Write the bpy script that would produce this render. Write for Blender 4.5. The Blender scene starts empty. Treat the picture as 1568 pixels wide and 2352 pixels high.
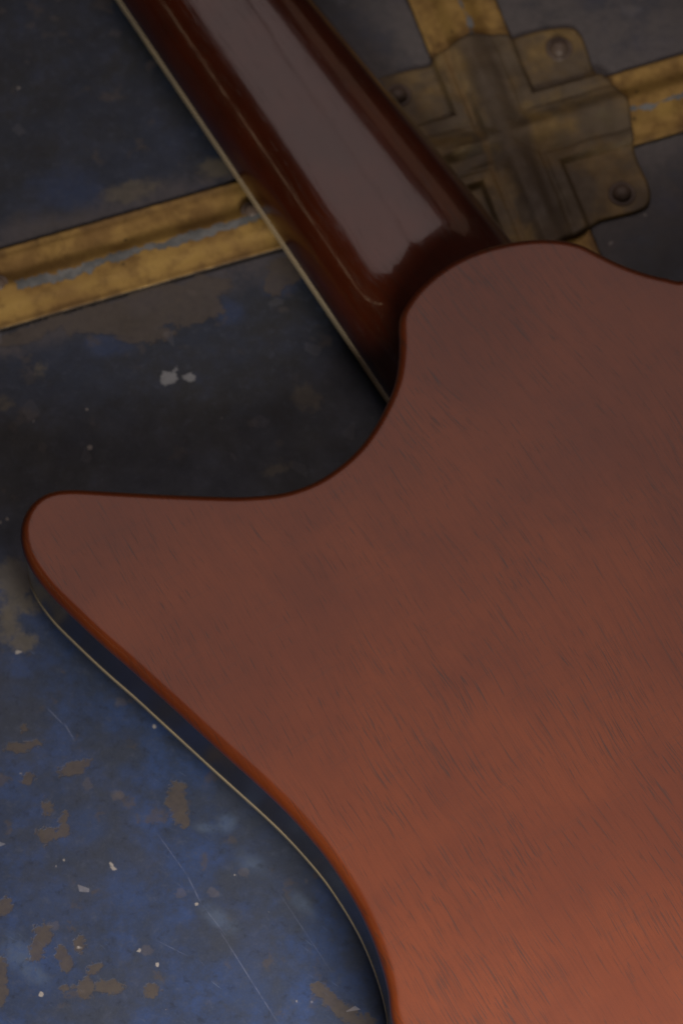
import bpy, bmesh, math, random
from mathutils import Vector, noise
R_ = math.radians
random.seed(7)
scene = bpy.context.scene
MM = 0.001

# ------------------------------------------------------------------ camera
TILT = R_(24); SLANT = 1.043; FPX = 7200.0; ZB = 0.050      # ZB: height of the guitar's back above the trunk lid
cam_d = bpy.data.cameras.new('camera'); cam = bpy.data.objects.new('camera', cam_d)
scene.collection.objects.link(cam); scene.camera = cam
CAM = Vector((0, -SLANT*math.sin(TILT), ZB + SLANT*math.cos(TILT)))
cam.location = CAM; cam.rotation_euler = (TILT, 0, 0)
cam_d.sensor_fit = 'VERTICAL'; cam_d.sensor_height = 36; cam_d.lens = FPX/2352*36
cam_d.clip_start = 0.05; cam_d.clip_end = 50
cam_d.dof.use_dof = True; cam_d.dof.focus_distance = 1.000; cam_d.dof.aperture_fstop = 11.0

# ------------------------------------------------------------------ light
w = bpy.data.worlds.new('World'); scene.world = w; w.use_nodes = True
w.node_tree.nodes['Background'].inputs[0].default_value = (0.8, 0.7, 0.65, 1)
w.node_tree.nodes['Background'].inputs[1].default_value = 0.010

def softbox(name, loc, aim, sx, sy, power, col):
    d = bpy.data.lights.new(name, 'AREA'); d.shape = 'RECTANGLE'; d.size = sx; d.size_y = sy
    d.energy = power; d.color = col
    o = bpy.data.objects.new(name, d); scene.collection.objects.link(o); o.location = loc
    o.rotation_euler = (Vector(aim)-Vector(loc)).to_track_quat('-Z', 'Y').to_euler()
    return o
softbox('ceiling_softbox', (0.0, 0.66, 1.30), (0, .36, 0), 1.5, 1.15, 3.3, (1.0, 0.83, 0.81))
softbox('key_light', (0.10, -0.305, 0.285), (-0.02, -0.19, 0), 0.14, 0.12, 1.9, (1.0, 0.93, 0.88))  # unseen key light, added close in for strong falloff up the body
softbox('warm_neck_fill', (0.66, 1.00, 0.60), (0, 0, 0.04), 0.60, 0.34, 0.13, (1.0, 0.60, 0.42))  # added unseen panel, gives the neck's right flank its warm band
neck_streak_light = softbox('neck_streak_light', (-1.12, -0.12, 0.66), (0, 0.1, 0.04), 0.9, 0.030, 0.13, (1.0, 0.72, 0.45))  # added unseen light, laid along the neck to draw the flank streak
_z = (Vector(neck_streak_light.location)-Vector((0, .1, .04))).normalized(); _x = Vector((.56, -.83, 0)); _x = (_x-_z*_x.dot(_z)).normalized(); _y = _z.cross(_x)
from mathutils import Matrix
neck_streak_light.rotation_euler = Matrix((_x, _y, _z)).transposed().to_euler()
scene.view_settings.view_transform = 'Standard'; scene.view_settings.look = 'None'
scene.view_settings.exposure = 0.0; scene.view_settings.gamma = 1.0

# ------------------------------------------------------------------ helpers
def survey(u, v, z):
    """plan position at height z of a point measured in the survey photograph (1568 x 2352)"""
    dx, dy = (u-784)/FPX, -(v-1176)/FPX
    c, s = math.cos(TILT), math.sin(TILT)
    d = Vector((dx, dy*c + s, dy*s - c))
    t = (z-CAM.z)/d.z
    return CAM + d*t

def link(name, me, mat, parent=None, smooth=True):
    o = bpy.data.objects.new(name, me); scene.collection.objects.link(o)
    if mat: me.materials.append(mat)
    if smooth:
        for p in me.polygons: p.use_smooth = True
    if parent: o.parent = parent
    return o

def mesh_from(verts, faces, name='m'):
    me = bpy.data.meshes.new(name); me.from_pydata([tuple(v) for v in verts], [], faces); me.update()
    bm = bmesh.new(); bm.from_mesh(me); bmesh.ops.recalc_face_normals(bm, faces=bm.faces); bm.to_mesh(me); bm.free()
    return me

def root(name, label, cat, loc=(0, 0, 0)):
    o = bpy.data.objects.new(name, None); scene.collection.objects.link(o); o.location = loc
    o['label'] = label; o['category'] = cat; o.empty_display_size = .02
    return o

def catmull(pts, closed, step):
    n = len(pts); out = []
    rng = range(n) if closed else range(n-1)
    for i in rng:
        if closed: p = [pts[(i+k) % n] for k in (-1, 0, 1, 2)]
        else: p = [pts[max(0, i-1)], pts[i], pts[i+1], pts[min(n-1, i+2)]]
        m = max(1, int((p[2]-p[1]).length/step))
        t0 = 0; t1 = t0+max(1e-6, (p[1]-p[0]).length)**.5; t2 = t1+(p[2]-p[1]).length**.5; t3 = t2+max(1e-6, (p[3]-p[2]).length)**.5
        for k in range(m):
            t = t1+(t2-t1)*k/m
            if (p[1]-p[0]).length < 1e-6: a1 = p[1]
            else: a1 = p[0]*((t1-t)/(t1-t0)) + p[1]*((t-t0)/(t1-t0))
            a2 = p[1]*((t2-t)/(t2-t1)) + p[2]*((t-t1)/(t2-t1))
            if (p[3]-p[2]).length < 1e-6: a3 = p[2]
            else: a3 = p[2]*((t3-t)/(t3-t2)) + p[3]*((t-t2)/(t3-t2))
            b1 = a1*((t2-t)/(t2-t0)) + a2*((t-t0)/(t2-t0)); b2 = a2*((t3-t)/(t3-t1)) + a3*((t-t1)/(t3-t1))
            out.append(b1*((t2-t)/(t2-t1)) + b2*((t-t1)/(t2-t1)))
    if not closed: out.append(pts[-1].copy())
    return out

def sstep(a, b, x):
    t = max(0., min(1., (x-a)/(b-a))); return t*t*(3-2*t)

# ---- material node shorthand
class NT:
    def __init__(s, name):
        s.m = bpy.data.materials.new(name); s.m.use_nodes = True; s.t = s.m.node_tree
        s.b = s.t.nodes['Principled BSDF']; s.tc = s.t.nodes.new('ShaderNodeTexCoord')
    def n(s, kind, ins=None, **kw):
        nd = s.t.nodes.new('ShaderNode'+kind)
        for k, v in kw.items(): setattr(nd, k, v)
        for k, v in (ins or {}).items(): s.put(nd.inputs[k], v)
        return nd
    def put(s, sock, v):
        if isinstance(v, bpy.types.NodeSocket): s.t.links.new(v, sock)
        else:
            if sock.type == 'RGBA' and len(v) == 3: v = (*v, 1)
            sock.default_value = v
    def math(s, op, a, b=0.0, c=0.0, clamp=False):
        return s.n('Math', {0: a, 1: b, 2: c}, operation=op, use_clamp=clamp).outputs[0]
    def ramp(s, x, a, b, lo=0.0, hi=1.0):
        return s.n('MapRange', {'Value': x, 'From Min': a, 'From Max': b, 'To Min': lo, 'To Max': hi}, interpolation_type='SMOOTHSTEP').outputs[0]
    def mix(s, f, a, b, mode='MIX'):
        nd = s.n('Mix', data_type='RGBA', blend_type=mode)
        s.put(nd.inputs[0], f); s.put(nd.inputs[6], a); s.put(nd.inputs[7], b); return nd.outputs[2]
    def noise(s, vec, scale, detail=4, rough=.55, dist=0.0, col=False):
        nd = s.n('TexNoise', {'Vector': vec, 'Scale': scale, 'Detail': detail, 'Roughness': rough, 'Distortion': dist})
        return nd.outputs[1 if col else 0]
    def mapping(s, vec, loc=(0, 0, 0), rot=0.0, scale=(1, 1, 1), typ='TEXTURE'):
        return s.n('Mapping', {'Vector': vec, 'Location': loc, 'Rotation': (0, 0, rot), 'Scale': scale}, vector_type=typ).outputs[0]
    def vadd(s, a, b): return s.n('VectorMath', {0: a, 1: b}, operation='ADD').outputs[0]
    def vscale(s, a, k): return s.n('VectorMath', {0: a, 'Scale': k}, operation='SCALE').outputs[0]
    def vlen(s, a): return s.n('VectorMath', {0: a}, operation='LENGTH').outputs['Value']
    def bump(s, h, dist, strength=1.0, nrm=None):
        nd = s.n('Bump', {'Height': h, 'Distance': dist, 'Strength': strength})
        if nrm: s.put(nd.inputs['Normal'], nrm)
        return nd.outputs[0]
    def out(s, **kw):
        for k, v in kw.items(): s.put(s.b.inputs[k.replace('_', ' ')], v)
        return s.m

# ------------------------------------------------------------------ directions on the lid
pA0, pA1 = survey(0, 665, .001), survey(1568, 214, .001)
dA = (pA1-pA0).normalized()
pB0, pB1 = survey(1040, 0, .001), survey(1170, 321, .001)
dB = (pB0-pB1).normalized()                       # points up the picture
XC = survey(1170, 327, .001)                      # the crossing
angA = math.atan2(dA.y, dA.x); angB = math.atan2(dB.y, dB.x)
BW = 0.5*(survey(0, 571, .001)-survey(0, 759, .001)).length*math.cos(angA)      # band half width

# ------------------------------------------------------------------ materials
def wood_material(name, ang, col_a, col_b, pore_amt, rough=.32, coat=.6, coat_r=.16, pore_scale=1.0, ripple=0.0):
    T = NT(name)
    P = T.tc.outputs['Object']
    wob = T.vscale(T.noise(P, 7, 3, .5, col=True), .020)
    g = T.mapping(T.vadd(P, wob), rot=ang)               # x runs with the grain
    st = lambda sx, sy: T.n('VectorMath', {0: g, 1: (sx, sy, sx)}, operation='MULTIPLY').outputs[0]
    broad = T.noise(P, 9, 3, .5)
    streak = T.noise(st(14, 240), 1.0, 4, .6)
    fine = T.noise(st(60, 1500), 1.0, 3, .6)
    c = T.mix(T.ramp(T.noise(T.vadd(P, (4, 1, 0)), 22, 5, .6), .32, .68), col_a, col_b)
    c = T.mix(T.ramp(streak, .35, .75, 0, .14), c, tuple(x*.62 for x in col_a))
    c = T.mix(T.ramp(fine, .42, .72, 0, .22), c, tuple(x*.5 for x in col_a))
    # open pores: short dashes of several lengths
    k = pore_scale
    dens = T.ramp(T.noise(P, 16, 3, .6), .38, .68)
    n1 = T.noise(st(95*k, 1900*k), 1.0, 1, .4)
    n2 = T.noise(T.vadd(st(42*k, 1500*k), (3.1, 7.7, 0)), 1.0, 1, .4)
    n3 = T.noise(T.vadd(st(11*k, 1350*k), (9.1, 1.7, 0)), 1.0, 2, .5)
    thr = T.math('MULTIPLY_ADD', dens, -.075, .678)
    p1 = T.ramp(T.math('SUBTRACT', n1, thr), -.01, .10)
    p2 = T.ramp(T.math('SUBTRACT', n2, T.math('ADD', thr, .008)), -.01, .10)
    p3 = T.ramp(T.math('SUBTRACT', n3, T.math('ADD', thr, -.015)), 0, .09, 0, .55)
    pores = T.math('MAXIMUM', T.math('MAXIMUM', p1, p2), p3)
    pores = T.math('MULTIPLY', pores, T.ramp(T.noise(T.vadd(P, (2, 8, 0)), 45, 3, .6), .25, .65, .35, 1))
    c = T.mix(T.math('MULTIPLY', pores, pore_amt), c, (.035, .018, .014))
    # faint cross sanding lines
    cross = T.noise(st(900, 25), 1.0, 2, .5)
    c = T.mix(T.ramp(cross, .58, .74, 0, .16), c, (.05, .02, .015))
    c = T.mix(T.ramp(T.noise(P, 2600, 1, .5), .35, .8, 0, .16), c, tuple(x*.45 for x in col_a))
    h = T.math('MULTIPLY', pores, -1.0)
    if ripple: h = T.math('ADD', T.math('MULTIPLY', streak, ripple), T.math('MULTIPLY_ADD', T.noise(st(9, 700), 1.0, 2, .5), ripple, h))
    return T.out(Base_Color=c, Roughness=T.ramp(broad, .3, .7, rough, rough+.06), Normal=T.bump(h, .00006, .5),
                 Coat_Weight=coat, Coat_Roughness=coat_r, Specular_IOR_Level=.45, **({'Coat_Normal': T.bump(h, .00006, .35)} if ripple else {}))

GRAIN = math.atan2(-(math.sin(R_(56))/math.cos(TILT)), math.cos(R_(56)))
M_back = wood_material('satin_mahogany', GRAIN, (.106, .0205, .0048), (.138, .0285, .0060), .80, pore_scale=1.3)
M_neck = wood_material('gloss_mahogany_neck', GRAIN, (.042, .0072, .0014), (.074, .0125, .0026), .5, rough=.2, coat=1.0, coat_r=.06, ripple=.6)

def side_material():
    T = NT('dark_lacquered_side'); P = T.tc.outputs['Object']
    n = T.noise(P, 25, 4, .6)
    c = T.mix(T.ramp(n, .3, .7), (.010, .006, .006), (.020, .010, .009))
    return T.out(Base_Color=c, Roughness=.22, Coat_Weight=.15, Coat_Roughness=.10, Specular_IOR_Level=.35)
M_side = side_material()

def binding_material(name, k):
    T = NT(name); P = T.tc.outputs['Object']
    n = T.noise(P, 60, 4, .6)
    c = T.mix(T.ramp(n, .3, .7), (.62*k, .52*k, .34*k), (.78*k, .63*k, .38*k))
    return T.out(Base_Color=c, Roughness=.35)
M_bind = binding_material('aged_cream_binding', .46); M_bind_neck = binding_material('cream_neck_binding', 1.0)

def plain(name, col, rough, metal=0.0):
    T = NT(name); P = T.tc.outputs['Object']
    n = T.noise(P, 120, 4, .6)
    c = T.mix(T.ramp(n, .3, .7), col, tuple(x*.7 for x in col))
    return T.out(Base_Color=c, Roughness=rough, Metallic=metal)
M_ebony = plain('dark_rosewood', (.035, .018, .012), .45)
M_front = plain('dark_front_lacquer', (.05, .02, .012), .3)
M_nickel = plain('dull_nickel', (.5, .48, .44), .35, 1.0)

# worn paint: (u, v, radius across, radius down, turn) in survey units
BROWN = [(300,725,150,40,8),(400,700,110,50,-5),(335,765,60,22,0),(470,662,60,28,20),(655,625,42,34,20),(635,650,26,26,0),
 (60,770,60,16,16),(150,735,70,12,16),(53,1673,7,8,0),(43,1718,18,9,0),(77,1710,16,6,15),(170,1765,27,12,20),(63,1788,9,7,0),(405,1828,20,26,0),(415,1868,16,26,10),
 (110,1856,9,15,20),(150,1880,13,12,0),(150,1905,11,12,0),(108,1921,18,16,0),(98,1912,10,8,0),(10,2083,16,13,0),(88,2166,11,34,-10),(110,2150,8,10,0),
 (140,2190,13,11,-40),(155,2212,10,16,25),(182,2166,10,13,0),(220,2223,11,7,10),(155,2272,14,8,0),(197,2273,18,17,0),(238,2266,16,12,0),(258,2266,16,11,0),(347,2273,11,8,0),
 (2,2240,9,26,0),(4,2285,8,14,0),(735,2275,15,14,-30),(770,2305,28,12,-38),(800,2330,26,13,-38),(835,2350,20,12,-30)]
DUST = [(30,1330,40,45,20),(20,1420,22,60,0),(55,1475,30,20,0),(60,1385,26,18,-30),(705,915,34,24,-30),(640,1075,22,9,25),(90,850,10,12,0),(10,925,14,12,0),
 (300,440,60,24,15),(500,385,40,20,20),(420,520,80,16,16),(880,520,30,20,0),(1020,1120,5,5,0)]
GREY = [(386,868,20,17,30),(402,850,5,10,-30),(436,867,13,11,0)]
WHITE = [(257,1988,3,7,20),(262,1995,6,3,-20),(319,2183,4.4,3.4,0),(362,2216,3.4,4.6,0),(95,2284,5.6,5.2,0),(182,2176,5,2.6,0),(452,2076,4,3.4,0),(49,1776,2.4,2.4,0),
 (200,940,2.8,2.8,0),(77,967,2.6,2.6,0),(42,1498,7.5,4,10),(1480,493,7,2.6,-50),(1402,558,3.2,6,-40),(2,1200,4,3,0),(43,202,3.5,3.5,0),(207,1028,6,6,0),(17,1192,3.5,3.5,0),
 (510,960,2.2,2.2,0),(130,1990,2,2,0),(147,1975,2.4,2.4,0),(680,2300,2.5,2.5,0),(540,2010,2.2,2.2,0),(355,1668,5,4,0)]
BLUE = [(330,690,50,40,0),(250,795,70,30,0),(530,720,40,30,0),(640,655,40,34,0),(205,1890,44,44,0),(45,1820,40,30,0),(120,2080,70,60,0),(300,2050,40,90,20),(800,2270,26,50,35),(740,2170,26,60,35),
 (375,2140,30,40,0),(290,1768,26,24,0),(490,445,50,26,0),(150,430,90,60,0),(1520,130,80,60,0),(1540,470,60,50,0),(430,1990,50,60,0),(70,2250,80,60,0),(560,2250,60,70,30)]
PALE = [(520,1890,22,20,-30),(470,1900,34,14,0),(500,2110,60,20,-40),(40,2190,60,34,-40),(70,2230,50,20,-35),(700,2080,50,18,-50),(580,1985,50,30,-30)]
SCR = [((105,1622),(150,1668),1.3),((148,1660),(172,1702),1.6),((362,1915),(430,2010),1.0),((430,2010),(462,2075),1.6),((462,2075),(520,2150),.7),((500,2130),(640,2352),1.3),((360,2160),(430,2195),.8),((640,2050),(760,2230),.6)]

def trunk_material():
    T = NT('worn_blue_trunk_paint'); P = T.tc.outputs['Object']
    sub = lambda v: T.vadd(v, (-.5, -.5, -.5))
    rag = T.vadd(P, T.vscale(sub(T.noise(P, 130, 5, .65, col=True)), .0075))
    soft = T.vadd(P, T.vscale(sub(T.noise(P, 45, 4, .6, col=True)), .022))
    def field(name, k=1.0):
        return T.n('Attribute', attribute_name=name, attribute_type='GEOMETRY').outputs['Fac']
    jag = T.math('ADD', T.math('MULTIPLY_ADD', T.noise(P, 150, 4, .6), 8.0, -4.0), T.math('MULTIPLY_ADD', T.noise(P, 430, 4, .7), 5.0, -2.5))          # millimetres
    jag2 = T.math('MULTIPLY_ADD', T.noise(P, 900, 2, .6), 2.0, -1.0)
    wav = T.math('MULTIPLY_ADD', T.noise(T.vadd(P, (7, 3, 0)), 60, 4, .6), 1.8, -.9)
    n_big = T.noise(P, 22, 5, .62); n_mid = T.noise(T.vadd(P, (1.3, .4, 0)), 62, 6, .68); n_f = T.noise(T.vadd(P, (.3, 2.4, 0)), 300, 5, .7)
    # overall paint: near black navy to blue
    c = T.mix(T.ramp(n_big, .34, .62), (.021, .023, .024), (.019, .028, .050))
    c = T.mix(T.ramp(n_mid, .50, .72, 0, .5), c, (.022, .040, .090))
    c = T.mix(T.ramp(n_mid, .48, .30, 0, .6), c, (.022, .022, .022))
    # the lid is bluer and lighter towards its near left corner
    sx = T.n('SeparateXYZ', {0: soft})
    zone = T.ramp(T.math('MULTIPLY_ADD', sx.outputs[1], -1.0, T.math('MULTIPLY', sx.outputs[0], -.30)), -.005, .10)
    cb = T.mix(T.ramp(n_mid, .40, .66), (.029, .043, .084), (.033, .061, .155))
    cb = T.mix(T.ramp(n_big, .56, .40, 0, .55), cb, (.042, .046, .054))
    c = T.mix(T.math('MULTIPLY', zone, .92), c, cb)
    c = T.mix(T.ramp(T.math('ADD', field('blue_paint'), wav), 1.25, .3, 0, .50), c, (.030, .056, .140))
    c = T.mix(T.math('MULTIPLY', T.ramp(T.math('ADD', field('pale_scuff'), wav), 1.3, .1, 0, .42), T.ramp(n_f, .35, .62, .3, 1)), c, (.12, .17, .26))
    c = T.mix(T.ramp(n_f, .50, .72, 0, .30), c, (.065, .078, .110))
    c = T.mix(T.ramp(T.noise(P, 1500, 2, .6), .45, .75, 0, .18), c, (.08, .09, .12))
    mott = T.noise(T.vadd(P, (6, 2, 0)), 230, 6, .75)
    c = T.mix(T.ramp(mott, .52, .70, 0, .40), c, (.070, .082, .120))
    c = T.mix(T.ramp(mott, .46, .32, 0, .45), c, (.012, .016, .026))
    # brownish grime
    g = T.math('MULTIPLY', T.ramp(T.noise(rag, 75, 5, .6), .60, .68), .55)
    c = T.mix(g, c, (.075, .062, .056))
    rim = None; rim_hard = None
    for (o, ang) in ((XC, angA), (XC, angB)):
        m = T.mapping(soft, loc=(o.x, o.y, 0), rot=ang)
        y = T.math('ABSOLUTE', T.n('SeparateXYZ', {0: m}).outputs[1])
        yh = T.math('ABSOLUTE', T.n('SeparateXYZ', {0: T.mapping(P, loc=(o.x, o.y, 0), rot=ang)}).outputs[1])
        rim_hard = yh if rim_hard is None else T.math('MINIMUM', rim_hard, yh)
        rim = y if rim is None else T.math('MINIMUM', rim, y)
    c = T.mix(T.math('MULTIPLY', T.ramp(rim, BW+.013, BW+.003, 0, .6), T.ramp(n_mid, .30, .55)), c, (.105, .088, .082))
    c = T.mix(T.ramp(T.math('ABSOLUTE', T.math('SUBTRACT', rim_hard, BW+.0003)), .0011, .0005, 0, .85), c, (.006, .005, .004))  # gap shadow beside the bands, painted as a dark line
    mx = T.vlen(T.mapping(soft, loc=(XC.x+.01, XC.y+.02, 0), scale=(.10, .09, 1)))
    c = T.mix(T.math('MULTIPLY', T.ramp(mx, 1.1, .5), T.ramp(n_mid, .66, .40, .35, .9)), c, (.135, .120, .115))
    c = T.mix(T.ramp(T.math('ADD', T.math('MULTIPLY_ADD', n_f, 6.0, field('dust_mm')), jag), 5.0, 1.5, 0, .75), c, (.115, .098, .070))
    bl = T.math('MULTIPLY_ADD', jag, .85, T.math('ADD', field('bare_mm'), jag2)); bl = T.math('SUBTRACT', bl, .55)
    c = T.mix(T.ramp(bl, .45, -.75, 0, .80), c, T.mix(T.ramp(n_f, .35, .65), (.066, .052, .041), (.100, .078, .058)))
    # small flaked chips
    vor = T.n('TexVoronoi', {'Vector': rag, 'Scale': 95}, feature='F1')
    chip = T.math('MULTIPLY', T.ramp(vor.outputs['Distance'], .22, .15), T.math('GREATER_THAN', T.n('SeparateXYZ', {0: vor.outputs['Color']}).outputs[0], .82))
    c = T.mix(T.math('MULTIPLY', chip, .22), c, (.15, .12, .10))
    v2 = T.n('TexVoronoi', {'Vector': P, 'Scale': 210}, feature='F1')
    s2 = T.n('SeparateXYZ', {0: v2.outputs['Color']})
    dot = T.math('MULTIPLY', T.ramp(v2.outputs['Distance'], T.math('MULTIPLY', s2.outputs[1], .16), .02), T.math('GREATER_THAN', s2.outputs[0], .93))
    c = T.mix(T.math('MULTIPLY', dot, T.ramp(zone, 0, 1, .10, .45)), c, (.30, .29, .32))
    # directional hairline scuffs
    hs = T.mapping(P, rot=R_(-38)); hs = T.n('VectorMath', {0: hs, 1: (130, 2100, 1)}, operation='MULTIPLY').outputs[0]
    hair = T.math('MULTIPLY', T.ramp(T.noise(hs, 1, 2, .5), .66, .80), T.ramp(n_big, .46, .60))
    c = T.mix(T.math('MULTIPLY', hair, T.ramp(zone, 0, 1, .10, .60)), c, (.16, .21, .32))
    c = T.mix(T.ramp(T.math('ADD', T.math('MULTIPLY', jag, .4), T.math('ADD', field('grey_mm'), jag2)), .15, -.15, 0, .9), c, (.24, .245, .255))
    c = T.mix(T.ramp(T.math('MULTIPLY_ADD', jag2, .5, field('fleck_mm')), .18, -.10, 0, .92), c, (.34, .31, .28))
    scr_l = None
    for (a, b, wd) in SCR:
        pa, pb = survey(*a, 0), survey(*b, 0); mid = (pa+pb)/2; d = pb-pa
        s_ = T.n('SeparateXYZ', {0: T.mapping(P, loc=(mid.x, mid.y, 0), rot=math.atan2(d.y, d.x), scale=(d.length/2, wd*.00020, 1))})
        l = T.math('MAXIMUM', T.math('ABSOLUTE', s_.outputs[0]), T.math('ABSOLUTE', s_.outputs[1]))
        scr_l = l if scr_l is None else T.math('MINIMUM', scr_l, l)
    c = T.mix(T.math('MULTIPLY', T.ramp(scr_l, 1.2, .3), T.ramp(n_f, .35, .6, .05, .35)), c, (.22, .25, .36))
    c = T.mix(T.ramp(n_f, .38, .70, 0, .22), c, (.012, .014, .016))
    h = T.math('MULTIPLY_ADD', T.ramp(bl, .10, -.15), -.5, T.math('MULTIPLY_ADD', n_f, .35, T.math('MULTIPLY', n_mid, .6)))
    return T.out(Base_Color=c, Roughness=T.ramp(n_mid, .3, .7, .50, .36), Normal=T.bump(h, .0004, .45), Specular_IOR_Level=.35)
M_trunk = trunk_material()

def brass_material(name, worn_line, dark):
    """local coordinates: x along the band, y across"""
    T = NT(name); P = T.tc.outputs['Object']
    n1 = T.noise(P, 40, 4, .6); n2 = T.noise(P, 160, 5, .65); n3 = T.noise(P, 700, 3, .6)
    c = T.mix(T.ramp(n1, .38, .62), (.40, .25, .068), (.26, .15, .045))
    c = T.mix(T.ramp(n2, .45, .75, 0, .45), c, (.19, .105, .028))
    c = T.mix(T.ramp(n3, .55, .75, 0, .35), c, (.36, .22, .07))
    c = T.mix(T.ramp(T.noise(T.vadd(P, (3, 3, 0)), 85, 5, .7), .50, .66, 0, .6), c, (.17, .095, .028))
    if dark: c = T.mix(.35, c, (.165, .130, .060))
    metal = .35
    h = T.math('ADD', T.math('MULTIPLY', n2, .6), T.math('MULTIPLY', n3, .25))
    if worn_line:
        s = T.n('SeparateXYZ', {0: P})
        wob = T.math('MULTIPLY_ADD', T.noise(P, 55, 3, .6), .0050, -.0025)
        y = T.math('ABSOLUTE', T.math('ADD', T.math('ADD', s.outputs[1], .0022 if worn_line == 'left' else .0002), wob))
        wd = T.math('MULTIPLY_ADD', T.noise(T.vadd(P, (5, 5, 0)), 210, 4, .65), .0066, T.math('MULTIPLY_ADD', n1, .0028, -.0030))
        wd = T.math('MULTIPLY_ADD', T.math('GREATER_THAN', s.outputs[0], .005), -.0009, wd)
        line = T.ramp(T.math('SUBTRACT', y, wd), .00022, -.00008)
        if worn_line == 'left':
            line = T.math('MULTIPLY', line, T.math('GREATER_THAN', T.math('ADD', s.outputs[0], T.math('MULTIPLY', n2, .006)), -.1865))
        chip = T.n('TexVoronoi', {'Vector': T.vadd(P, T.vscale(T.noise(P, 300, 3, .6, col=True), .006)), 'Scale': 62}, feature='F1')
        cc = T.math('GREATER_THAN', T.n('SeparateXYZ', {0: chip.outputs['Color']}).outputs[0], .80)
        chips = T.math('MULTIPLY', T.ramp(chip.outputs['Distance'], .17, .12), cc)
        line = T.math('MAXIMUM', line, T.math('MULTIPLY', chips, .75))
        c = T.mix(line, c, T.mix(T.ramp(n2, .4, .6), (.125, .130, .125), (.20, .20, .19)))
        spot = T.n('TexVoronoi', {'Vector': P, 'Scale': 190}, feature='F1')
        sc_ = T.math('GREATER_THAN', T.n('SeparateXYZ', {0: spot.outputs['Color']}).outputs[1], .90)
        c = T.mix(T.math('MULTIPLY', T.ramp(spot.outputs['Distance'], .20, .10, 0, .7), sc_), c, (.06, .04, .015))
        metal = T.math('MULTIPLY_ADD', line, -.35, .35)
        h = T.math('SUBTRACT', h, T.math('MULTIPLY', line, .6))
        # tarnish at the flanges; outer skirt painted dark as edge shade
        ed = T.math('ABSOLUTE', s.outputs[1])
        c = T.mix(T.math('MULTIPLY', T.ramp(ed, BW*.72, BW*1.0), T.ramp(n2, .4, .6, .1, .5)), c, (.16, .10, .05))
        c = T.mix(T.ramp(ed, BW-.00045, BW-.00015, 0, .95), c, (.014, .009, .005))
    if dark:
        t1 = T.noise(T.vadd(P, (9, 0, 0)), 48, 5, .6)
        c = T.mix(T.ramp(t1, .36, .60, .25, .95), c, (.120, .090, .056))
        c = T.mix(T.ramp(T.noise(P, 90, 3, .6), .60, .75, 0, .5), c, (.15, .12, .065))
        # long worn tarnish running down the band direction
        s = T.n('SeparateXYZ', {0: P})
        a = T.math('ABSOLUTE', T.math('ADD', s.outputs[0], T.math('MULTIPLY_ADD', n1, .010, -.006)))
        c = T.mix(T.ramp(a, .0085, .0045, 0, .75), c, (.100, .074, .050))
        hi = T.math('MULTIPLY', T.ramp(T.math('ABSOLUTE', T.math('ADD', s.outputs[0], T.math('MULTIPLY_ADD', n1, .010, .0055))), .0022, .0008), T.ramp(n2, .35, .6))
        c = T.mix(T.math('MULTIPLY', hi, .6), c, (.26, .16, .06))
        metal = .15
    return T.out(Base_Color=c, Metallic=metal, Roughness=T.ramp(n2, .3, .7, .42, .58), Normal=T.bump(h, .0005, .3), Specular_IOR_Level=.35)
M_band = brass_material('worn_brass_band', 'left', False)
M_cross = brass_material('tarnished_brass_plate', None, True)
M_rivet = plain('dark_brass_rivet', (.15, .105, .075), .5, .1)

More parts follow.
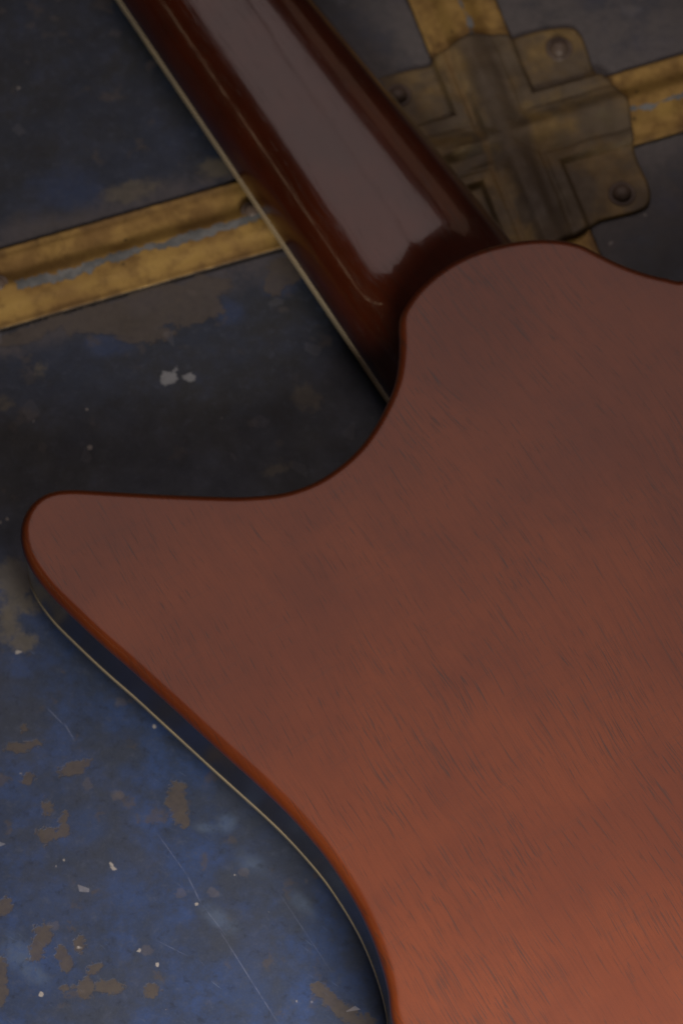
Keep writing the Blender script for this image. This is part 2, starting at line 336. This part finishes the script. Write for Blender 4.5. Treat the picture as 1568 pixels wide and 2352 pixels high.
# ------------------------------------------------------------------ the trunk
trunk = root('travel_trunk', 'old travel trunk with chipped blue painted lid and crossing brass bands, under the guitar', 'trunk')
def rounded_box(x0, x1, y0, y1, z0, z1, r, seg=4):
    bm = bmesh.new(); bmesh.ops.create_cube(bm, size=1)
    for v in bm.verts:
        v.co = Vector((x0 if v.co.x < 0 else x1, y0 if v.co.y < 0 else y1, z0 if v.co.z < 0 else z1))
    bmesh.ops.bevel(bm, geom=list(bm.edges), offset=r, segments=seg, profile=.5, affect='EDGES')
    me = bpy.data.meshes.new('lid'); bm.to_mesh(me); bm.free(); return me
import numpy as np
def lid_mesh():
    """lid sheet with rounded rim; denser where paint damage is recorded in the attributes"""
    def axis(a, b, f0, f1, step):
        lo = list(np.linspace(a+.006, f0, 12, endpoint=False)); hi = list(np.linspace(f1, b-.006, 12))
        mid = list(np.arange(f0, f1-step*.5, step))
        e = [(a, -.045), (a, -.006), (a+.0008, -.0030), (a+.0028, -.0008)]
        e2 = [(b-.0028, -.0008), (b-.0008, -.0030), (b, -.006), (b, -.045)]
        v = e+[(x, 0.) for x in lo+mid+hi]+e2
        return np.array([q[0] for q in v]), np.array([q[1] for q in v])
    X, zx = axis(-.50, .42, -.135, .135, .0007); Y, zy = axis(-.42, .36, -.22, .20, .0007)
    gx, gy = np.meshgrid(X, Y, indexing='ij'); gz = np.minimum(zx[:, None], zy[None, :])
    nx, ny = gx.shape
    co = np.stack([gx, gy, gz], -1).reshape(-1, 3).astype(np.float32)
    i = np.arange(nx-1)[:, None]*ny+np.arange(ny-1)[None, :]
    q = np.stack([i, i+ny, i+ny+1, i+1], -1).reshape(-1, 4).astype(np.int32)
    me = bpy.data.meshes.new('lid'); me.vertices.add(len(co)); me.vertices.foreach_set('co', co.ravel())
    me.loops.add(q.size); me.loops.foreach_set('vertex_index', q.ravel())
    me.polygons.add(len(q)); me.polygons.foreach_set('loop_start', np.arange(len(q), dtype=np.int32)*4)
    me.update(calc_edges=True)
    x, y = co[:, 0], co[:, 1]; k = 1.09/FPX
    def blobs(lst, metric):
        cur = np.full(len(x), 60., np.float32)
        for (u, v, ru, rv, rot) in lst:
            c = survey(u, v, 0); r1, r2 = ru*k, rv*k/math.cos(TILT); a = R_(rot)
            dx, dy = x-c.x, y-c.y
            l = np.hypot((dx*math.cos(a)+dy*math.sin(a))/r1, (-dx*math.sin(a)+dy*math.cos(a))/r2)
            if metric: l = (l-1)*min(r1, r2)*1000
            cur = np.minimum(cur, l)
        return cur
    def scr():
        cur = np.full(len(x), 60., np.float32)
        for (p, q_, wd) in SCR:
            p, q_ = survey(*p, 0), survey(*q_, 0); d = q_-p; L = d.length; d = d/L
            t = np.clip((x-p.x)*d.x+(y-p.y)*d.y, 0, L)
            cur = np.minimum(cur, np.hypot(x-p.x-t*d.x, y-p.y-t*d.y)*1000-wd*.16)
        return cur
    for nm, arr in (('blue_paint', blobs(BLUE, 0)), ('pale_scuff', blobs(PALE, 0)), ('dust_mm', blobs(DUST, 1)), ('bare_mm', blobs(BROWN, 1)),
                    ('grey_mm', blobs(GREY, 1)), ('fleck_mm', blobs(WHITE, 1))):
        at = me.attributes.new(nm, 'FLOAT', 'POINT'); at.data.foreach_set('value', arr.astype(np.float32))
    me.polygons.foreach_set('use_smooth', np.ones(len(q), bool))
    return me
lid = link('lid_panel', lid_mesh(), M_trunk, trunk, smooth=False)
link('trunk_box', rounded_box(-.495, .415, -.415, .355, -.36, -.0455, .004), M_trunk, trunk)

def local_frame(o, origin, ang):
    o.location = origin; o.rotation_euler = (0, 0, ang)

def band(x0, x1, ang, base):
    """pressed strip: flat flanges and a low rounded ridge; local x along, y across"""
    nx = int((x1-x0)/.0012); prof = []
    ny = 34
    vs, fs = [], []
    for i in range(nx+1):
        x = x0+(x1-x0)*i/nx
        for j in range(ny+1):
            t = -1+2*j/ny
            e = 1.0
            off = 0.00035*noise.noise(Vector((x*260, t*1.0+base*9e3, 3)))*(abs(t)**6)
            y = BW*t*e + off
            a = abs(t + (.20 if ang == angA and x < 0 else 0)*(1-sstep(.8, 1, abs(t))))
            z = base+.0008 + .0026*(1-sstep(.10, .62, a)) + .00035*sstep(.70, .92, a) - .0002*sstep(.97, 1.0, a)
            z += .00035*noise.noise(Vector((x*35, y*70, base*1e3))) + .00015*noise.noise(Vector((x*150, y*150, 5)))
            # pressed dimple
            if ang == angA:
                dd = math.hypot(x+.149, y-.0045)/.0035
                z -= .0007*math.exp(-dd*dd)
            vs.append((x, y, max(z, 0.0004)))
        vs.append((x, -BW-.0001, -.0002)); vs.append((x, BW+.0001, -.0002))
    W = ny+3
    for i in range(nx):
        a, b = i*W, (i+1)*W
        for j in range(ny): fs.append((a+j, b+j, b+j+1, a+j+1))
        fs.append((a, a+ny+1, b+ny+1, b)); fs.append((a+ny, b+ny, b+ny+2, a+ny+2))
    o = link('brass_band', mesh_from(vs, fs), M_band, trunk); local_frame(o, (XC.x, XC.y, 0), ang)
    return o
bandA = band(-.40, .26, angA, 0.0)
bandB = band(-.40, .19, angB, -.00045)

def rivet(parent, x, y, z, r, h, mat=None):
    vs, fs = [], []; n = 28; rings = 9
    prof = [(1.42, -.15), (1.34, .10), (1.16, .12), (1.02, .05)] + [(math.cos(a)*1.0, .06+math.sin(a)) for a in [k*math.pi/2/rings for k in range(rings)]]
    for (pr, pz) in prof:
        for k in range(n):
            a = 2*math.pi*k/n; q = 1+.03*noise.noise(Vector((math.cos(a)*2, math.sin(a)*2, x*900)))
            vs.append((pr*r*math.cos(a)*q, pr*r*math.sin(a)*q, pz*h))
    m = len(prof)
    for i in range(m-1):
        for k in range(n): fs.append((i*n+k, i*n+(k+1) % n, (i+1)*n+(k+1) % n, (i+1)*n+k))
    vs.append((0, 0, h*1.06)); fs += [((m-1)*n+k, (m-1)*n+(k+1) % n, len(vs)-1) for k in range(n)]
    o = link('rivet', mesh_from(vs, fs), mat or M_rivet, parent); o.location = (x, y, z); return o

def to_local(p, ang): 
    q = Vector((p.x-XC.x, p.y-XC.y)); c, s = math.cos(-ang), math.sin(-ang)
    return Vector((q.x*c-q.y*s, q.x*s+q.y*c))
for (u, v) in ((577, 487), (-3, 656)):
    q = to_local(survey(u, v, .002), angA); rivet(bandA, q.x, q.y, .0030, .0027, .0014)

# cross shaped bracket over the crossing
def crop_pt(x, y): return (849.3+x*.4583, y*.4583)
OUT = [(300,320),(318,292),(370,255),(430,220),(500,188),(560,176),(640,178),(715,184),(755,172),(860,145),(975,130),(1025,138),(1060,175),(1095,265),(1122,345),
 (1150,372),(1210,420),(1255,475),(1290,525),(1305,600),(1318,690),(1328,760),(1345,810),(1395,920),(1405,985),(1390,1028),(1340,1055),(1225,1085),(1150,1105),(1100,1140),
 (1040,1178),(985,1200),(930,1240),(860,1262),(780,1275),(700,1270),(655,1255),(600,1275),(480,1310),(350,1345),(310,1335),(280,1290),(240,1150),(215,1075),(160,1040),(100,970),(60,880),(30,780),(15,690),
 (0,650),(-40,550),(-62,470),(-50,425),(0,395),(60,378),(150,355),(230,338)]
plate_pts = [to_local(survey(*crop_pt(*p), .002), angA) for p in OUT]
def mirrored_centre(): return to_local(survey(*crop_pt(690, 690), .003), angA)
PC = mirrored_centre()
def plate():
    pts = catmull([Vector((p.x, p.y, 0)) for p in plate_pts], True, .0009)
    n = len(pts); rings = 60; vs, fs = [], []
    ax = math.cos(angB-angA), math.sin(angB-angA)
    aw = BW*.98                                  # arm half width
    def height(x, y):
        X, Y = x-PC.x, y-PC.y
        u = X - Y*ax[0]/ax[1]; v = Y/ax[1]         # coordinates along the bands
        wa = abs(v); wb = abs(u)
        armA = 1-sstep(aw*.94, aw*1.05, wa); armB = 1-sstep(aw*.94, aw*1.05, wb)
        arm = max(armA, armB)
        z = .0016 + .0022*arm
        ridge = lambda d: 1-sstep(.0005, aw*.52, d)
        lip = lambda d: math.exp(-((d-aw*.62)/.0010)**2)
        rA = armA*(.0020*ridge(wa)) ; rB = armB*(.0020*ridge(wb))
        z += max(rA, rB) + .0002*min(rA, rB)/.002
        z -= .0006*(armA*lip(wa)*sstep(.006, .012, wb) + armB*lip(wb)*sstep(.006, .012, wa))
        z += .0010*noise.noise(Vector((u*90, v*90, 1))) *arm + .0002*noise.noise(Vector((u*240, v*240, 4)))
        z += .0003*noise.noise(Vector((u*300, v*60, 8)))*armB*(1-armA)
        # hammered dents and a raised pucker left of the centre
        z += .0012*math.exp(-(((u+.017)/.0065)**2+((v+.0008)/.0016)**2))
        z -= .0010*math.exp(-(((u+.018)/.0075)**2+((v+.0042)/.0016)**2))
        z += .0010*math.exp(-(((u+.0065)/.0012)**2+((v-.010)/.010)**2))
        z -= .0008*math.exp(-(((u+.009)/.0012)**2+((v-.009)/.007)**2))
        return z
    # rings pulled from the centre to the outline
    for r in range(1, rings+1):
        f = (r/rings)**.85
        for p in pts:
            x, y = PC.x+(p.x-PC.x)*f, PC.y+(p.y-PC.y)*f
            d = (1-f)*(p.xy-PC).length
            z = height(x, y)
            if d < .0012: z -= .0007*(1-d/.0012)**2
            vs.append((x, y, z))
    base = len(vs)
    for p in pts: vs.append((p.x, p.y, 0.0002))
    for r in range(rings):
        for k in range(n):
            a, b = r*n+k, r*n+(k+1) % n
            fs.append((a, b, b+n, a+n))
    vs.append((PC.x, PC.y, height(PC.x, PC.y))); fs += [(k, (k+1) % n, len(vs)-1) for k in range(n)]
    o = link('corner_plate', mesh_from(vs, fs), M_cross, trunk); local_frame(o, (XC.x, XC.y, 0), angA)
    return o
bracket = plate()
for (x, y) in ((947, 235), (1262, 962), (140, 470), (430, 1170)):
    q = to_local(survey(*crop_pt(x, y), .003), angA); rivet(bracket, q.x, q.y, .00175, .0037, .0027)

# ------------------------------------------------------------------ the guitar
guitar = root('electric_guitar', 'brown mahogany electric guitar with cream binding, lying face down on the trunk', 'guitar')
Z_FRONT = .0170                                     # lowest plane of the body
visible = [(1568,643),(1530,638),(1480,626),(1425,606),(1375,582),(1335,562),(1300,553),(1255,549),(1215,550),(1170,556),(1115,569),(1060,590),(1010,619),(960,662),(932,698),(919,722),(915,745),
 (916,785),(914,830),(906,878),(888,925),(862,974),(830,1020),(790,1060),(740,1096),(690,1119),(640,1132),(560,1139),(480,1138),(400,1135),(300,1130),(230,1126),(170,1123),(130,1126),(100,1136),(75,1155),(56,1183),(47,1215),
 (50,1255),(68,1300),(105,1352),(160,1408),(230,1474),(300,1535),(360,1590),(420,1645),(480,1700),(540,1754),(600,1808),(650,1856),(700,1910),(745,1964),(790,2030),(822,2085),(850,2145),(872,2205),(889,2270),(901,2352)]
ZR = ZB-.0022
vis = [survey(u, v, ZR) for (u, v) in visible]
# neck axis in plan
ax0 = survey(1125, 668, ZB); ax_dir = Vector((math.cos(R_(54.6)), -math.sin(R_(54.6))/math.cos(TILT), 0)).normalized()
ax_n = Vector((-ax_dir.y, ax_dir.x, 0))
def refl(p):
    d = p-ax0; a = d.dot(ax_dir); b = d.dot(ax_n); return ax0+ax_dir*a-ax_n*b
left_side = vis[26:]                                # cutaway, horn and waist seen in the photograph
def lower(a, b): return ax0+ax_dir*a+ax_n*b
ab = lambda p: ((p-ax0).dot(ax_dir), (p-ax0).dot(ax_n))
aE, bE = ab(vis[-1])
sgn = -1 if bE < 0 else 1
hw = abs(bE)
tail = [lower(aE+a, sgn*hw*k) for a, k in ((.03, 1.03), (.07, 1.12), (.12, 1.19), (.17, 1.13), (.205, .88), (.222, .50), (.227, 0))]
tail_r = [lower(ab(p)[0], -ab(p)[1]) for p in tail[-2::-1]]
aR, bR = ab(vis[0])
right = []
for p in reversed(left_side):
    a, b = ab(p)
    if a < aR-.004 and abs(b) < abs(bR)+.03: continue
    if abs(b) < abs(bR)+.022: continue
    right.append(lower(a, -b))
outline = catmull([Vector((p.x, p.y, 0)) for p in vis + tail + tail_r + right], True, .0016)
def area(P): return sum(P[i].x*P[(i+1) % len(P)].y-P[(i+1) % len(P)].x*P[i].y for i in range(len(P)))/2
if area(outline) < 0: outline.reverse()
N = len(outline)
nrm = []
for i in range(N):
    t = outline[(i+1) % N]-outline[i-1]; nrm.append(Vector((t.y, -t.x, 0)).normalized())
for _ in range(2): nrm = [(nrm[i-1]+nrm[i]*2+nrm[(i+1) % N]).normalized() for i in range(N)]

def sweep_rings(rings, cap_first=False, cap_last=False):
    """rings: list of (outward offset, z)"""
    vs, fs = [], []
    for (o, z) in rings:
        for p, q in zip(outline, nrm): vs.append((p.x+q.x*o, p.y+q.y*o, z))
    for r in range(len(rings)-1):
        for k in range(N):
            fs.append((r*N+k, r*N+(k+1) % N, (r+1)*N+(k+1) % N, (r+1)*N+k))
    if cap_first: fs.append(tuple(range(N)))
    if cap_last: fs.append(tuple((len(rings)-1)*N+k for k in reversed(range(N))))
    return mesh_from(vs, fs)
RR = .0037
ro = [(-RR+RR*math.sin(a), ZB-RR+RR*math.cos(a)) for a in [k*math.pi/2/10 for k in range(11)]]
back = link('body_back', sweep_rings([(-RR-.0008, ZB)]+ro, cap_first=True), M_back, guitar)
back.data.polygons[-1].use_smooth = False
for p in back.data.polygons:
    if len(p.vertices) > 4: p.use_smooth = False
BH = .0043
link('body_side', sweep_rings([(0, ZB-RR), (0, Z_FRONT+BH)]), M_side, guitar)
link('body_binding', sweep_rings([(-.0004, Z_FRONT+BH+.0001), (.00018, Z_FRONT+BH-.0001), (.00018, Z_FRONT+.0008), (-.0003, Z_FRONT+.0002), (-.0016, Z_FRONT)]), M_bind, guitar)
link('body_front', sweep_rings([(-.0016, Z_FRONT+.0002), (-.0017, Z_FRONT+.0002)], cap_last=True), M_front, guitar)

# ---- neck
ZN = .0370            # flat of the neck back
ZF0, ZF1 = .0085, .0128   # fretboard edge
def line_at(p0, p1, s):      # point of the line p0-p1 at distance s along the neck axis
    a0, a1 = (p0-ax0).dot(ax_dir), (p1-ax0).dot(ax_dir)
    return p0+(p1-p0)*((s-a0)/(a1-a0))
Lb = (survey(271, 0, .0107), survey(884, 912, .0107))
Ls = (survey(496, 0, ZN), survey(900, 590, ZN))
Rs = (survey(574, 0, ZN), survey(868, 437, ZN))
Rr = (survey(728, 0, .0200), survey(1182, 552, .0200))
soft_line = [p.copy() for p in outline]
for _ in range(60): soft_line = [(soft_line[i-1]+soft_line[i]*2+soft_line[(i+1) % N])/4 for i in range(N)]
def hull(x, y):
    """signed distance to the body outline, positive outside"""
    best = 1e9; bi = 0
    for i in range(0, N, 3):
        d = (soft_line[i].x-x)**2+(soft_line[i].y-y)**2
        if d < best: best, bi = d, i
    best = 1e9; sg = 1
    for j in range(bi-5, bi+5):
        p, q = soft_line[j % N], soft_line[(j+1) % N]
        ex, ey = q.x-p.x, q.y-p.y; L2 = ex*ex+ey*ey
        t = max(0, min(1, ((x-p.x)*ex+(y-p.y)*ey)/L2))
        dx, dy = x-p.x-ex*t, y-p.y-ey*t; d = dx*dx+dy*dy
        if d < best: best = d; sg = 1 if dx*ey-dy*ex >= 0 else -1
    return sg*math.sqrt(best)
def circle3(a, b, c):
    d = 2*(a.x*(b.y-c.y)+b.x*(c.y-a.y)+c.x*(a.y-b.y)); q = [p.x*p.x+p.y*p.y for p in (a, b, c)]
    ctr = Vector(((q[0]*(b.y-c.y)+q[1]*(c.y-a.y)+q[2]*(a.y-b.y))/d, (q[0]*(c.x-b.x)+q[1]*(a.x-c.x)+q[2]*(b.x-a.x))/d, 0))
    return ctr, math.hypot(a.x-ctr.x, a.y-ctr.y)
HC, HR = circle3(survey(922, 712, ZR), survey(1010, 619, ZR), survey(1170, 556, ZR))      # the round heel of the body
def neck():
    s_end = .030; s_start = -.62
    ss = []
    s = s_end
    while s > s_start:
        ss.append(s); s -= 0.0009 if s > -.10 else (.004 if s > -.25 else .02)
    ss.append(s_start); ss.reverse()
    vs, fs = [], []; W = None
    for s in ss:
        b = [(line_at(*L, s)-ax0).dot(ax_n) for L in (Lb, Ls, Rs, Rr)]
        lb, ls, rs, rr = b
        prof = []
        n1 = 40
        # left flank: superellipse from the fretboard edge up to the flat
        for k in range(n1):
            t = k/n1*math.pi/2
            cx, cz = math.cos(t)**.92, math.sin(t)**.86
            prof.append((ls+(lb-ls)*cx, ZF1+(ZN-.0004-ZF1)*cz, cx, 1))
        for k in range(61):
            t = k/60; crown = .0004*(1-(2*t-1)**2)
            prof.append((ls+(rs-ls)*t, ZN-.0004+crown, 0, abs(2*t-1)))
        for k in range(1, n1+1):
            t = (1-k/n1)*math.pi/2
            cx, cz = math.cos(t)**.92, math.sin(t)**.86
            prof.append((rs+(rr-rs)*cx, ZF1+(ZN-.0004-ZF1)*cz, cx, 1))
        W = len(prof)
        for (bb, z, f, lat) in prof:
            p = ax0+ax_dir*s+ax_n*bb
            if s > -.10:
                d0 = hull(p.x, p.y); d = math.hypot(p.x-HC.x, p.y-HC.y)-HR; r = .0205
                if d < r and d0 < .03:
                    lift = .0082*min(1.0, 1-d/r)**1.8*(1-sstep(0, .95, f))
                    z = min(z+lift, ZB-.0012 if d0 > .0004 else ZB-RR-.0006)
                    
            vs.append((p.x, p.y, z))
    for i in range(len(ss)-1):
        for j in range(W-1): fs.append((i*W+j, i*W+j+1, (i+1)*W+j+1, (i+1)*W+j))
        fs.append((i*W+W-1, i*W, (i+1)*W, (i+1)*W+W-1))
    fs.append(tuple(range(W))); fs.append(tuple((len(ss)-1)*W+k for k in reversed(range(W))))
    return link('neck', mesh_from(vs, fs), M_neck, guitar)
nk = neck()

def strip(name, z0, z1, off0, off1, mat, s0=-.62, s1=.05):
    """long bar beside the fretboard: off0..off1 measured inwards from the left and right edges"""
    vs, fs = [], []
    def P(s, L, off): 
        b = (line_at(*L, s)-ax0).dot(ax_n); mid = ((line_at(*Lb, s)-ax0).dot(ax_n)+(line_at(*Rr, s)-ax0).dot(ax_n))/2
        b += off*(1 if mid > b else -1); return ax0+ax_dir*s+ax_n*b
    for s in (s0, s1):
        a, c = P(s, *off0), P(s, *off1)
        for p, z in ((a, z0), (c, z0), (c, z1), (a, z1)): vs.append((p.x, p.y, z))
    fs = [(0, 1, 5, 4), (1, 2, 6, 5), (2, 3, 7, 6), (3, 0, 4, 7), (0, 3, 2, 1), (4, 5, 6, 7)]
    return link(name, mesh_from(vs, fs), mat, guitar, smooth=False)
strip('fretboard_binding', ZF0, ZF1, (Lb, -.0001), (Lb, .0018), M_bind_neck)
bm = bmesh.new(); bmesh.ops.create_cube(bm, size=1); bmesh.ops.scale(bm, vec=(.016, .082, Z_FRONT-.0012), verts=bm.verts)
bmesh.ops.bevel(bm, geom=list(bm.edges), offset=.002, segments=3, affect='EDGES')
_me = bpy.data.meshes.new('bridge'); bm.to_mesh(_me); bm.free()
_b = link('bridge', _me, M_nickel, guitar); _p = ax0+ax_dir*.27
_b.location = (_p.x, _p.y, (Z_FRONT-.0012)/2+.0013); _b.rotation_euler = (0, 0, math.atan2(ax_dir.y, ax_dir.x))
strip('fretboard', ZF0+.0002, ZF1-.0002, (Lb, .0019), (Rr, .0019), M_ebony)
strip('fretboard_binding', ZF0, ZF1, (Rr, .0018), (Rr, .0006), M_bind_neck)
